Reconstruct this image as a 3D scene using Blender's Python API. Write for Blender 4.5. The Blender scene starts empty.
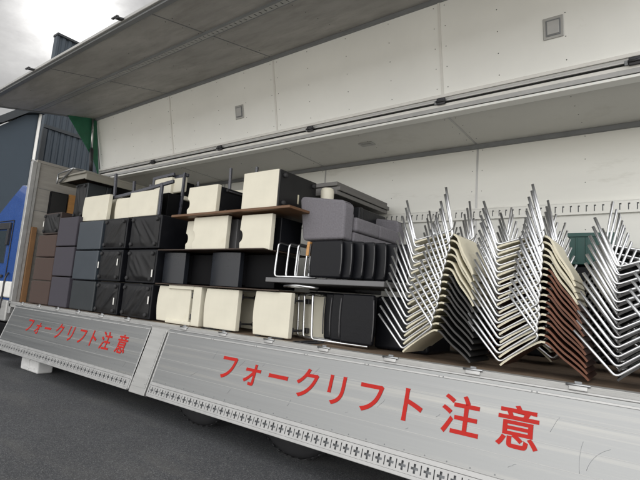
import bpy, bmesh, math, random
from mathutils import Vector, Matrix
random.seed(7)
C = bpy.context.scene
COL = C.collection
PI = math.pi
FZ = 0.97                                    # height of the truck bed above the asphalt

# ------------------------------------------------------------------ camera, sky, sun, exposure
def set_camera():
    yaw, pit, rol = [math.radians(a) for a in (-37.2, 7.522, 4.173)]
    f = Vector((math.sin(yaw)*math.cos(pit), math.cos(yaw)*math.cos(pit), math.sin(pit)))
    r = Vector((math.cos(yaw), -math.sin(yaw), 0)); u = r.cross(f)
    r2 = r*math.cos(rol) + u*math.sin(rol); u2 = -r*math.sin(rol) + u*math.cos(rol)
    cd = bpy.data.cameras.new('camera'); cam = bpy.data.objects.new('camera', cd); COL.objects.link(cam)
    cd.sensor_width = 36; cd.lens = 461.148*36/640; cd.clip_end = 3000; cd.clip_start = 0.05
    m = Matrix((r2, u2, -f)).transposed().to_4x4(); m.translation = Vector((0, -3.193, 0.383+FZ))
    cam.matrix_world = m; C.camera = cam
set_camera()
SUN = Vector((-.83, .33, .46)).normalized()
SUN_EL = math.asin(SUN.z)

def set_world():
    w = bpy.data.worlds.new('World'); C.world = w; w.use_nodes = True
    nt = w.node_tree; N = nt.nodes; L = nt.links; N.clear()
    out = N.new('ShaderNodeOutputWorld'); bg = N.new('ShaderNodeBackground'); L.new(bg.outputs[0], out.inputs[0])
    sky = N.new('ShaderNodeTexSky'); sky.sky_type = 'NISHITA'; sky.sun_disc = False
    sky.sun_elevation = SUN_EL; sky.sun_rotation = math.atan2(SUN.x, SUN.y); sky.air_density = 1; sky.dust_density = .5
    bg.inputs[1].default_value = 0.10
    geo = N.new('ShaderNodeNewGeometry')
    tc = N.new('ShaderNodeTexCoord')
    mp = N.new('ShaderNodeMapping'); mp.inputs['Scale'].default_value = (1.0, 1.6, 3.5); L.new(tc.outputs['Generated'], mp.inputs[0])
    no = N.new('ShaderNodeTexNoise'); no.inputs['Scale'].default_value = 4.5; no.inputs['Detail'].default_value = 7; no.inputs['Roughness'].default_value = .62
    L.new(mp.outputs[0], no.inputs['Vector'])
    rp = N.new('ShaderNodeValToRGB'); rp.color_ramp.elements[0].position = .36; rp.color_ramp.elements[1].position = .62
    rp.color_ramp.elements[0].color = (.965, .965, .965, 1); L.new(no.outputs[0], rp.inputs[0])
    # cloud veil, brightest round the hidden sun
    dt = N.new('ShaderNodeVectorMath'); dt.operation = 'DOT_PRODUCT'; L.new(tc.outputs['Generated'], dt.inputs[0]); dt.inputs[1].default_value = SUN
    mx = N.new('ShaderNodeMath'); mx.operation = 'MAXIMUM'; L.new(dt.outputs['Value'], mx.inputs[0]); mx.inputs[1].default_value = 0
    pw = N.new('ShaderNodeMath'); pw.operation = 'POWER'; L.new(mx.outputs[0], pw.inputs[0]); pw.inputs[1].default_value = 320
    ma = N.new('ShaderNodeMath'); ma.operation = 'MULTIPLY_ADD'; L.new(pw.outputs[0], ma.inputs[0]); ma.inputs[1].default_value = 5; ma.inputs[2].default_value = 1.45
    n2 = N.new('ShaderNodeMapRange'); n2.inputs['From Min'].default_value = .3; n2.inputs['From Max'].default_value = .7; n2.inputs['To Min'].default_value = .72; n2.inputs['To Max'].default_value = 1.5; L.new(no.outputs[0], n2.inputs[0])
    mu = N.new('ShaderNodeMath'); mu.operation = 'MULTIPLY'; L.new(ma.outputs[0], mu.inputs[0]); L.new(n2.outputs[0], mu.inputs[1])
    # clouds opposite the sun, brightened to send more light into the truck
    d2 = N.new('ShaderNodeVectorMath'); d2.operation = 'DOT_PRODUCT'; L.new(tc.outputs['Generated'], d2.inputs[0]); d2.inputs[1].default_value = (.55, -.8, .1)
    fr = N.new('ShaderNodeMapRange'); fr.inputs['From Min'].default_value = -.2; fr.inputs['From Max'].default_value = .8; fr.inputs['To Min'].default_value = 1; fr.inputs['To Max'].default_value = 5.6; L.new(d2.outputs['Value'], fr.inputs[0])
    m5 = N.new('ShaderNodeMath'); m5.operation = 'MULTIPLY'; L.new(mu.outputs[0], m5.inputs[0]); L.new(fr.outputs[0], m5.inputs[1])
    cc = N.new('ShaderNodeVectorMath'); cc.operation = 'SCALE'; cc.inputs[0].default_value = (1.0, .99, .975); L.new(m5.outputs[0], cc.inputs['Scale'])
    mix = N.new('ShaderNodeMix'); mix.data_type = 'RGBA'
    L.new(rp.outputs[0], mix.inputs[0]); L.new(sky.outputs[0], mix.inputs[6]); L.new(cc.outputs[0], mix.inputs[7])
    L.new(mix.outputs[2], bg.inputs[0])
set_world()
sd = bpy.data.lights.new('sun', 'SUN'); sd.energy = 4.0; sd.angle = math.radians(3); sd.color = (1, .95, .87)
so = bpy.data.objects.new('sun', sd); COL.objects.link(so); so.location = SUN*40; so.rotation_euler = (-SUN).to_track_quat('-Z', 'Y').to_euler()
C.view_settings.view_transform = 'Standard'; C.view_settings.look = 'None'; C.view_settings.gamma = 1
C.view_settings.use_curve_mapping = False; C.view_settings.exposure = 1.45
C.cycles.use_denoising = True; C.cycles.max_bounces = 10; C.cycles.diffuse_bounces = 6

# ------------------------------------------------------------------ materials
def mat(name, col, rough=.5, metal=0., var=.12, scale=6., bump=0., bscale=60., stretch=(1, 1, 1), spec=.5, coat=0., dirt=None, dscale=2., dpos=(.55, .75), aniso=0):
    m = bpy.data.materials.new(name); m.use_nodes = True; nt = m.node_tree; N = nt.nodes; L = nt.links
    b = N['Principled BSDF']; b.inputs['Roughness'].default_value = rough; b.inputs['Metallic'].default_value = metal
    b.inputs['Specular IOR Level'].default_value = spec; b.inputs['Coat Weight'].default_value = coat
    tc = N.new('ShaderNodeTexCoord'); mp = N.new('ShaderNodeMapping'); mp.inputs['Scale'].default_value = stretch; L.new(tc.outputs['Object'], mp.inputs[0])
    no = N.new('ShaderNodeTexNoise'); no.inputs['Scale'].default_value = scale; no.inputs['Detail'].default_value = 7; no.inputs['Roughness'].default_value = .6; L.new(mp.outputs[0], no.inputs['Vector'])
    mr = N.new('ShaderNodeMapRange'); mr.inputs['From Min'].default_value = .25; mr.inputs['From Max'].default_value = .75
    mr.inputs['To Min'].default_value = 1-var; mr.inputs['To Max'].default_value = 1+var; L.new(no.outputs[0], mr.inputs[0])
    sc = N.new('ShaderNodeVectorMath'); sc.operation = 'SCALE'; sc.inputs[0].default_value = col; L.new(mr.outputs[0], sc.inputs['Scale'])
    src = sc.outputs[0]
    if dirt:
        n3 = N.new('ShaderNodeTexNoise'); n3.inputs['Scale'].default_value = dscale; n3.inputs['Detail'].default_value = 9; n3.inputs['Roughness'].default_value = .7; L.new(mp.outputs[0], n3.inputs['Vector'])
        r3 = N.new('ShaderNodeMapRange'); r3.inputs['From Min'].default_value = dpos[0]; r3.inputs['From Max'].default_value = dpos[1]; L.new(n3.outputs[0], r3.inputs[0])
        mi = N.new('ShaderNodeMix'); mi.data_type = 'RGBA'; L.new(r3.outputs[0], mi.inputs[0]); L.new(src, mi.inputs[6]); mi.inputs[7].default_value = (*dirt, 1); src = mi.outputs[2]
    L.new(src, b.inputs['Base Color'])
    rr = N.new('ShaderNodeMapRange'); rr.inputs['To Min'].default_value = max(0.03, rough-.12); rr.inputs['To Max'].default_value = min(1, rough+.12); L.new(no.outputs[0], rr.inputs[0]); L.new(rr.outputs[0], b.inputs['Roughness'])
    if bump:
        n2 = N.new('ShaderNodeTexNoise'); n2.inputs['Scale'].default_value = bscale; n2.inputs['Detail'].default_value = 4; L.new(mp.outputs[0], n2.inputs['Vector'])
        bp = N.new('ShaderNodeBump'); bp.inputs['Strength'].default_value = bump; bp.inputs['Distance'].default_value = .01; L.new(n2.outputs[0], bp.inputs['Height']); L.new(bp.outputs[0], b.inputs['Normal'])
    return m

M = {}
M['alu'] = mat('brushed aluminium', (.285, .29, .29), .36, .85, .09, 3, .02, 40, (.15, 1, 14), dirt=(.42, .41, .38), dscale=1.4, dpos=(.5, .8))
M['alu_sill'] = mat('sill aluminium', (.42, .42, .41), .5, .55, .15, 5, .05, 60, (.3, 1, 3))
M['alu_rail'] = mat('rail aluminium', (.44, .44, .435), .45, .6, .12, 8)
M['alu_dark'] = mat('grey anodised profile', (.22, .23, .24), .5, .4, .1, 5)
M['frp'] = mat('white panel', (.83, .835, .805), .38, 0, .05, 1.2, .02, 8, dirt=(.5, .48, .41), dscale=1.3, dpos=(.66, .98))
M['frp_roof'] = mat('darker roof lining', (.64, .635, .60), .45, 0, .06, 1.2, .02, 8, dirt=(.45, .43, .38), dscale=1.6, dpos=(.55, .9))  # roof lining in a darker tone than the wing panel
M['frp_wall'] = mat('scuffed white panel', (.785, .785, .74), .42, 0, .06, 1.2, .03, 8, (.35, 1, 1.6), dirt=(.42, .40, .34), dscale=2.6, dpos=(.58, .92))
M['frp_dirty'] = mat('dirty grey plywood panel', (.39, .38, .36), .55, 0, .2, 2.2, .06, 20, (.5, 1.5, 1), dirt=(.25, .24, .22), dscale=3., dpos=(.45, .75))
M['bulk'] = mat('grey wood panel', (.30, .285, .26), .6, 0, .14, 3, .05, 30, (1, 1, 7))
M['plank'] = mat('bed planks', (.15, .105, .07), .75, 0, .35, 5, .15, 40, (.3, 4, 1))
M['red'] = mat('red vinyl lettering', (.43, .016, .011), .5, 0, .08, 5, spec=.2)
M['rubber'] = mat('black rubber', (.022, .022, .024), .75, 0, .2, 20)
M['steel_dark'] = mat('dark steel', (.05, .05, .055), .45, .6, .2, 12)
M['dark_hole'] = mat('dark recess', (.015, .015, .015), .8)
M['chrome'] = mat('chrome tube', (.70, .71, .725), .30, 1, .04, 10)
M['chrome_dull'] = mat('worn steel tube', (.42, .43, .44), .32, .95, .12, 12)
M['cream'] = mat('cream vinyl', (.66, .63, .525), .42, 0, .06, 4, .05, 9, dirt=(.58, .53, .40), dscale=3, dpos=(.6, .9))
M['creamply'] = mat('cream laminate', (.60, .56, .43), .4, 0, .07, 6)
M['beige'] = mat('grey beige laminate', (.22, .21, .18), .5, 0, .08, 6)
M['white'] = mat('off white plastic', (.72, .71, .68), .5, 0, .06, 8)
M['black_leather'] = mat('black leatherette', (.008, .0085, .011), .34, 0, .15, 7, .10, 30, spec=.2, dirt=(.025, .025, .026), dscale=3, dpos=(.6, .95))
M['black_cloth'] = mat('black non woven cloth', (.011, .011, .012), .42, 0, .2, 8, .15, 200, spec=.28)
M['black_gloss'] = mat('glossy black leatherette', (.014, .016, .021), .30, 0, .15, 5, .04, 12, spec=.45)
M['rim_highlight'] = mat('painted rim highlight', (.07, .07, .074), .4, 0, .2, 20)  # paler grey for the painted light on black chair edges
M['black'] = mat('matt black', (.006, .006, .007), .6, 0, .2, 8, spec=.1)
M['slate'] = mat('slate vinyl', (.036, .046, .058), .42, 0, .12, 5, .08, 160)
M['slate_dark'] = mat('dark slate vinyl', (.020, .025, .029), .45, 0, .12, 5, .08, 160)
M['purple'] = mat('purple grey fabric', (.046, .042, .055), .8, 0, .14, 20, .2, 260)
M['brown'] = mat('brown fabric', (.058, .036, .029), .8, 0, .16, 20, .2, 260)
M['brown_dark'] = mat('dark brown vinyl', (.035, .022, .019), .6, 0, .16, 12, .1, 200)
M['grey_fab'] = mat('grey upholstery', (.165, .158, .176), .9, 0, .22, 60, .35, 260)
M['grey_board'] = mat('grey tabletop laminate', (.13, .125, .12), .5, 0, .1, 5)
M['grey_light'] = mat('light grey tabletop', (.15, .15, .155), .5, 0, .1, 5)
M['wood'] = mat('varnished wood edge', (.13, .065, .03), .45, 0, .25, 9, .05, 60, (1, 1, 8))
M['wood_dark'] = mat('dark stained wood', (.045, .028, .020), .4, 0, .25, 10, .04, 60, (1, 1, 6))
M['navy_wood'] = mat('dark lacquered wood', (.035, .037, .052), .28, 0, .15, 9, coat=.4)
M['orange_wood'] = mat('orange plywood', (.48, .25, .085), .5, 0, .16, 8, .04, 60, (1, 1, 7))
M['brown_shell'] = mat('brown laminate', (.06, .022, .012), .45, 0, .2, 8, spec=.3)
M['brown_edge'] = mat('reddish plywood edge', (.13, .045, .02), .5, 0, .25, 25)
M['dark_shell'] = mat('black laminate', (.010, .010, .010), .45, 0, .2, 8, spec=.25)
M['dark_edge'] = mat('dark plywood edge', (.030, .029, .028), .5, 0, .2, 25)
M['green'] = mat('green plastic', (.006, .062, .052), .42, 0, .1, 8)
M['green_sheet'] = mat('green rubber sheet', (.02, .14, .075), .5, 0, .2, 8)
M['blue'] = mat('blue truck paint', (.020, .070, .27), .25, 0, .04, 3, coat=.6)
M['glass'] = mat('dark window glass', (.03, .04, .045), .06, 0, .1, 3, spec=.8)
M['wall_blue'] = mat('blue grey cladding', (.052, .068, .086), .6, 0, .05, 2, spec=.2, dirt=(.046, .06, .077), dscale=.4)
M['corr'] = mat('dark corrugated cladding', (.036, .049, .064), .6, 0, .08, 2)
M['roof_trim'] = mat('dark roof trim', (.05, .055, .06), .6, 0, .1, 3, spec=.2)
M['foam'] = mat('white foam block', (.70, .70, .69), .8, 0, .1, 9, .3, 160)
M['rust'] = mat('rust stain', (.25, .16, .09), .8, 0, .3, 20)
M['batten'] = mat('brown timber', (.20, .105, .045), .6, 0, .12, 8)

def asphalt():
    m = mat('asphalt', (.062, .063, .066), .85, 0, .12, .8)
    nt = m.node_tree; N = nt.nodes; L = nt.links; b = N['Principled BSDF']
    tc = N.new('ShaderNodeTexCoord')
    v = N.new('ShaderNodeTexVoronoi'); v.inputs['Scale'].default_value = 150; L.new(tc.outputs['Object'], v.inputs['Vector'])
    hs = N.new('ShaderNodeSeparateColor'); L.new(v.outputs['Color'], hs.inputs[0])
    r = N.new('ShaderNodeValToRGB'); e = r.color_ramp.elements
    e[0].position = 0; e[0].color = (.034, .036, .040, 1); e[1].position = 1; e[1].color = (.17, .172, .175, 1)
    x = e.new(.6); x.color = (.066, .069, .075, 1); x = e.new(.86); x.color = (.095, .098, .105, 1); L.new(hs.outputs[0], r.inputs[0])
    n = N.new('ShaderNodeTexNoise'); n.inputs['Scale'].default_value = 1.0; n.inputs['Detail'].default_value = 8; n.inputs['Roughness'].default_value = .65
    mp = N.new('ShaderNodeMapping'); mp.inputs['Scale'].default_value = (.45, 1.8, 1); mp.inputs['Rotation'].default_value = (0, 0, .12); L.new(tc.outputs['Object'], mp.inputs[0]); L.new(mp.outputs[0], n.inputs['Vector'])
    rr = N.new('ShaderNodeMapRange'); rr.inputs['From Min'].default_value = .50; rr.inputs['From Max'].default_value = .72; rr.inputs['To Max'].default_value = .55; L.new(n.outputs[0], rr.inputs[0])
    mi = N.new('ShaderNodeMix'); mi.data_type = 'RGBA'; L.new(rr.outputs[0], mi.inputs[0]); L.new(r.outputs[0], mi.inputs[6]); mi.inputs[7].default_value = (.135, .131, .122, 1)
    n4 = N.new('ShaderNodeTexNoise'); n4.inputs['Scale'].default_value = .7; n4.inputs['Detail'].default_value = 4; L.new(tc.outputs['Object'], n4.inputs['Vector'])
    m4 = N.new('ShaderNodeMapRange'); m4.inputs['To Min'].default_value = .72; m4.inputs['To Max'].default_value = 1.28; L.new(n4.outputs[0], m4.inputs[0])
    s4 = N.new('ShaderNodeVectorMath'); s4.operation = 'SCALE'; L.new(mi.outputs[2], s4.inputs[0]); L.new(m4.outputs[0], s4.inputs['Scale']); L.new(s4.outputs[0], b.inputs['Base Color'])
    bp = N.new('ShaderNodeBump'); bp.inputs['Strength'].default_value = .7; bp.inputs['Distance'].default_value = .006
    L.new(v.outputs['Distance'], bp.inputs['Height']); L.new(bp.outputs[0], b.inputs['Normal'])
    return m
M['asphalt'] = asphalt()
M['concrete'] = mat('pale concrete bounce yard', (.42, .41, .385), .85, 0, .12, .6, .1, 30)

# ------------------------------------------------------------------ mesh helpers
class MB:
    """collects shapes in one bmesh; material slots by key"""
    def __init__(s): s.bm = bmesh.new(); s.keys = []; s.round = False
    def mi(s, k):
        if k not in s.keys: s.keys.append(k)
        return s.keys.index(k)
    def _merge(s, bm, k, mtx=None):
        i = s.mi(k)
        if mtx is not None: bm.transform(mtx)
        vm = {}
        for v in bm.verts: vm[v] = s.bm.verts.new(v.co)
        for f in bm.faces:
            try: g = s.bm.faces.new([vm[v] for v in f.verts]); g.material_index = i; g.smooth = f.smooth
            except ValueError: pass
        bm.free()
    def box(s, x0, x1, y0, y1, z0, z1, k, bev=0., seg=2, mtx=None, taper=None):
        bm = bmesh.new(); bmesh.ops.create_cube(bm, size=1)
        for v in bm.verts: v.co = Vector(((x0+x1)/2+v.co.x*(x1-x0), (y0+y1)/2+v.co.y*(y1-y0), (z0+z1)/2+v.co.z*(z1-z0)))
        if bev:
            bmesh.ops.bevel(bm, geom=list(bm.edges), offset=bev, segments=seg, profile=.5, affect='EDGES')
            for f in bm.faces: f.smooth = seg > 1
        s._merge(bm, k, mtx); return s
    def prism(s, pts, axis, a, b, k, bev=0., seg=2, mtx=None, smooth=False):
        """pts: 2D outline; axis 'y' -> (x,z) outline, 'x' -> (y,z), 'z' -> (x,y)"""
        def P(p, t): return {'y': (p[0], t, p[1]), 'x': (t, p[0], p[1]), 'z': (p[0], p[1], t)}[axis]
        bm = bmesh.new(); va = [bm.verts.new(P(p, a)) for p in pts]; vb = [bm.verts.new(P(p, b)) for p in pts]; n = len(pts)
        bm.faces.new(va); bm.faces.new(vb[::-1])
        for i in range(n): f = bm.faces.new((va[i], vb[i], vb[(i+1) % n], va[(i+1) % n])); f.smooth = smooth
        bmesh.ops.recalc_face_normals(bm, faces=bm.faces)
        if bev:
            ed = [e for e in bm.edges if len(e.link_faces) == 2 and e.calc_face_angle(0) > .6]
            bmesh.ops.bevel(bm, geom=ed, offset=bev, segments=seg, profile=.5, affect='EDGES')
            for f in bm.faces: f.smooth = True
        s._merge(bm, k, mtx); return s
    def tube(s, pts, r, k, fil=0., n=8, mtx=None, fs=4):
        s.round = True; pts = [Vector(p) for p in pts]
        if fil and len(pts) > 2:
            q = [pts[0]]
            for i in range(1, len(pts)-1):
                a, b, c = pts[i-1], pts[i], pts[i+1]; d1 = (a-b); d2 = (c-b)
                t = min(fil, d1.length*.48, d2.length*.48); A = b+d1.normalized()*t; B = b+d2.normalized()*t
                for j in range(fs+1):
                    u = j/fs; q.append(A*(1-u)**2 + b*2*u*(1-u) + B*u*u)
            q.append(pts[-1]); pts = q
        bm = bmesh.new(); rings = []; up = None
        for i, p in enumerate(pts):
            d = (pts[min(i+1, len(pts)-1)]-pts[max(i-1, 0)]).normalized()
            if up is None: up = d.orthogonal().normalized()
            else: up = (up-d*up.dot(d)).normalized()
            w = d.cross(up)
            rings.append([bm.verts.new(p+(up*math.cos(2*PI*j/n)+w*math.sin(2*PI*j/n))*r) for j in range(n)])
        for a, b in zip(rings, rings[1:]):
            for j in range(n): f = bm.faces.new((a[j], a[(j+1) % n], b[(j+1) % n], b[j])); f.smooth = True
        bm.faces.new(rings[0][::-1]); bm.faces.new(rings[-1]); s._merge(bm, k, mtx); return s
    def lathe(s, prof, k, n=24, mtx=None):
        """prof: (radius, z) pairs round the z axis"""
        s.round = True; bm = bmesh.new(); R = [[bm.verts.new((r*math.cos(2*PI*j/n), r*math.sin(2*PI*j/n), z)) for j in range(n)] for r, z in prof]
        for a, b in zip(R, R[1:]):
            for j in range(n): f = bm.faces.new((a[j], a[(j+1) % n], b[(j+1) % n], b[j])); f.smooth = True
        bm.faces.new(R[0][::-1]); bm.faces.new(R[-1]); s._merge(bm, k, mtx); return s
    def sweep(s, prof, y0, y1, t, kf, ke, ny=1, bow=0.):
        """open profile (x,z) with thickness t, swept along y: faces kf, edges ke"""
        s.round = True; P = [Vector((p[0], p[1])) for p in prof]; n = len(P); nr = []
        for i in range(n):
            d = (P[min(i+1, n-1)]-P[max(i-1, 0)]).normalized(); nr.append(Vector((-d.y, d.x)))
        top = [p+q*t/2 for p, q in zip(P, nr)]; bot = [p-q*t/2 for p, q in zip(P, nr)]
        bm = s.bm; a, b = s.mi(kf), s.mi(ke)
        def row(src, y): return [bm.verts.new((p.x, y, p.y)) for p in src]
        T0, T1, B0, B1 = row(top, y0), row(top, y1), row(bot, y0), row(bot, y1)
        def q(vs, m, sm=True): f = bm.faces.new(vs); f.material_index = m; f.smooth = sm
        for i in range(n-1):
            q((T0[i], T0[i+1], T1[i+1], T1[i]), a); q((B0[i], B1[i], B1[i+1], B0[i+1]), a)
        E = [row(top, y0), row(bot, y0), row(top, y1), row(bot, y1)]
        for i in range(n-1):
            q((E[0][i], E[1][i], E[1][i+1], E[0][i+1]), b, False); q((E[2][i], E[2][i+1], E[3][i+1], E[3][i]), b, False)
        for i in (0, -1): q((E[0][i], E[2][i], E[3][i], E[1][i]), b, False)
        return s
    def grid_plate(s, x_breaks, z_breaks, hole, k, y=0.):
        """plate in the xz plane with holes: hole(i,j) -> True leaves the cell out"""
        V = {}; i0 = s.mi(k)
        def v(i, j):
            if (i, j) not in V: V[(i, j)] = s.bm.verts.new((x_breaks[i], y, z_breaks[j]))
            return V[(i, j)]
        for i in range(len(x_breaks)-1):
            for j in range(len(z_breaks)-1):
                if not hole(i, j):
                    f = s.bm.faces.new((v(i, j), v(i+1, j), v(i+1, j+1), v(i, j+1))); f.material_index = i0
        return s
    def dots(s, pts, nrm, r, k, n=6):
        """little screw heads: pts on a surface with the normal nrm"""
        nrm = Vector(nrm).normalized(); a = nrm.orthogonal().normalized(); b = nrm.cross(a); i0 = s.mi(k)
        for p in pts:
            p = Vector(p); top = [s.bm.verts.new(p+nrm*.003+(a*math.cos(2*PI*j/n)+b*math.sin(2*PI*j/n))*r*.7) for j in range(n)]
            bot = [s.bm.verts.new(p+(a*math.cos(2*PI*j/n)+b*math.sin(2*PI*j/n))*r) for j in range(n)]
            f = s.bm.faces.new(top); f.material_index = i0
            for j in range(n): f = s.bm.faces.new((bot[j], bot[(j+1) % n], top[(j+1) % n], top[j])); f.material_index = i0
        return s
    def build(s, name, parent=None, loc=None, world=False, rot=None, solid=0.):
        me = bpy.data.meshes.new(name); bmesh.ops.recalc_face_normals(s.bm, faces=s.bm.faces) if not solid else None
        s_smooth = not s.round and 'black_cloth' not in s.keys and any(f.smooth for f in s.bm.faces); s.bm.to_mesh(me); s.bm.free()
        for k in s.keys: me.materials.append(M[k])
        o = bpy.data.objects.new(name, me); COL.objects.link(o)
        if parent is not None: o.parent = parent
        if loc is not None: o.location = loc
        if world and parent is not None: o.location = -wloc(parent)
        if rot is not None: o.rotation_euler = rot
        if s_smooth: wn = o.modifiers.new('weighted normals', 'WEIGHTED_NORMAL'); wn.weight = 60; wn.keep_sharp = True
        if solid: md = o.modifiers.new('thickness', 'SOLIDIFY'); md.thickness = solid; md.offset = 1
        return o
def wloc(o):
    v = Vector(o.location)
    while o.parent: o = o.parent; v += o.location
    return v
def tag(o, label=None, cat=None, group=None, kind=None):
    if label: o['label'] = label
    if cat: o['category'] = cat
    if group: o['group'] = group
    if kind: o['kind'] = kind
    return o
def thing(name, label, cat, loc=(0, 0, 0), rot=(0, 0, 0), group=None):
    o = bpy.data.objects.new(name, None); COL.objects.link(o); o.location = loc; o.rotation_euler = rot; o.empty_display_size = .1
    return tag(o, label, cat, group)
def dup(root, loc, rot=(0, 0, 0), label=None, group=None, scale=None):
    r = root.copy(); COL.objects.link(r); r.location = loc; r.rotation_euler = rot
    if scale: r.scale = scale
    if label: r['label'] = label
    if group: r['group'] = group
    def rec(src, dst):
        for ch in list(src.children):
            c = ch.copy(); COL.objects.link(c); c.parent = dst; rec(ch, c)
    rec(root, r)
    return r

# ------------------------------------------------------------------ ground
g = MB(); bm = g.bm; g.mi('asphalt')
bm.faces.new([bm.verts.new(p) for p in ((-700, -700, 0), (700, -700, 0), (700, 700, 0), (-700, 700, 0))])
tag(g.build('ground'), kind='structure')
g = MB(); g.mi('concrete')
g.bm.faces.new([g.bm.verts.new(p) for p in ((-60, -60, .004), (60, -60, .004), (60, -4.4, .004), (-60, -4.4, .004))])
tag(g.build('bounce_yard'), kind='structure')  # unseen pale ground, added to bounce sunlight up into the truck

# ------------------------------------------------------------------ background buildings
def buildings():
    t = thing('warehouse', 'tall dark corrugated warehouse behind the truck, its corner above the wing edge', 'warehouse', (-22, 10, 0))
    m = MB(); z0, z1 = 0, 12.5; y0, y1 = 4.92, 30
    ys = []; y = y0
    while y < y1: ys += [(y, 0), (y+.10, 0), (y+.13, -.05), (y+.21, -.05), (y+.24, 0)]; y += .27
    pts = [(p[1]-22, p[0]) for p in ys] + [(-22.4, y1), (-22.4, y0)]
    pts = [(-22.0+dx, yy) for yy, dx in ys] + [(-40, ys[-1][0]), (-40, y0)]
    m.prism(pts, 'z', 0, 8.2, 'corr')
    pts = [(-22.0+dx, yy) for yy, dx in ys] + [(-22.35, ys[-1][0]), (-22.35, y0)]
    m.prism(pts, 'z', 8.204, z1, 'corr'); m.build('wall', t, world=True)
    m = MB(); m.box(-22.40, -21.92, y0-.03, y1, z1, z1+.1, 'roof_trim'); m.build('parapet', t, world=True)
    m = MB(); m.box(-21.98, -21.93, y0, y1, 8.1, 8.25, 'roof_trim'); m.build('seam_flashing', t, world=True)
    m = MB(); m.box(-22.03, -21.92, y0-.02, y0+.16, 0, 8.05, 'roof_trim'); m.build('corner_trim', t, world=True)
    t = thing('gabled_shed', 'blue grey smooth clad shed with a sloping eave beyond the cab', 'shed', (-20, 0, 0))
    m = MB(); m.prism([(-8, 0), (4.1, 0), (4.1, 8.0), (3.5, 7.75), (2.7, 7.0), (-8, 2.4)], 'x', -20, -21.85, 'wall_blue'); m.build('wall', t, world=True)
    m = MB(); m.prism([(-8, 2.5), (2.7, 7.1), (3.5, 7.8), (4.2, 8.05), (4.2, 8.25), (3.4, 8.05), (2.6, 7.33), (-8, 2.75)], 'x', -19.7, -21.86, 'roof_trim'); m.build('roof', t, world=True)
    m = MB()
    m.tube([(-19.93, 3.99, 0), (-19.93, 3.99, 7.95)], .055, 'white', n=12)
    for z in (2, 4, 6): m.box(-20.0, -19.86, 3.92, 4.06, z, z+.05, 'alu_sill')
    m.build('downpipe', t, world=True)
buildings()

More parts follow.
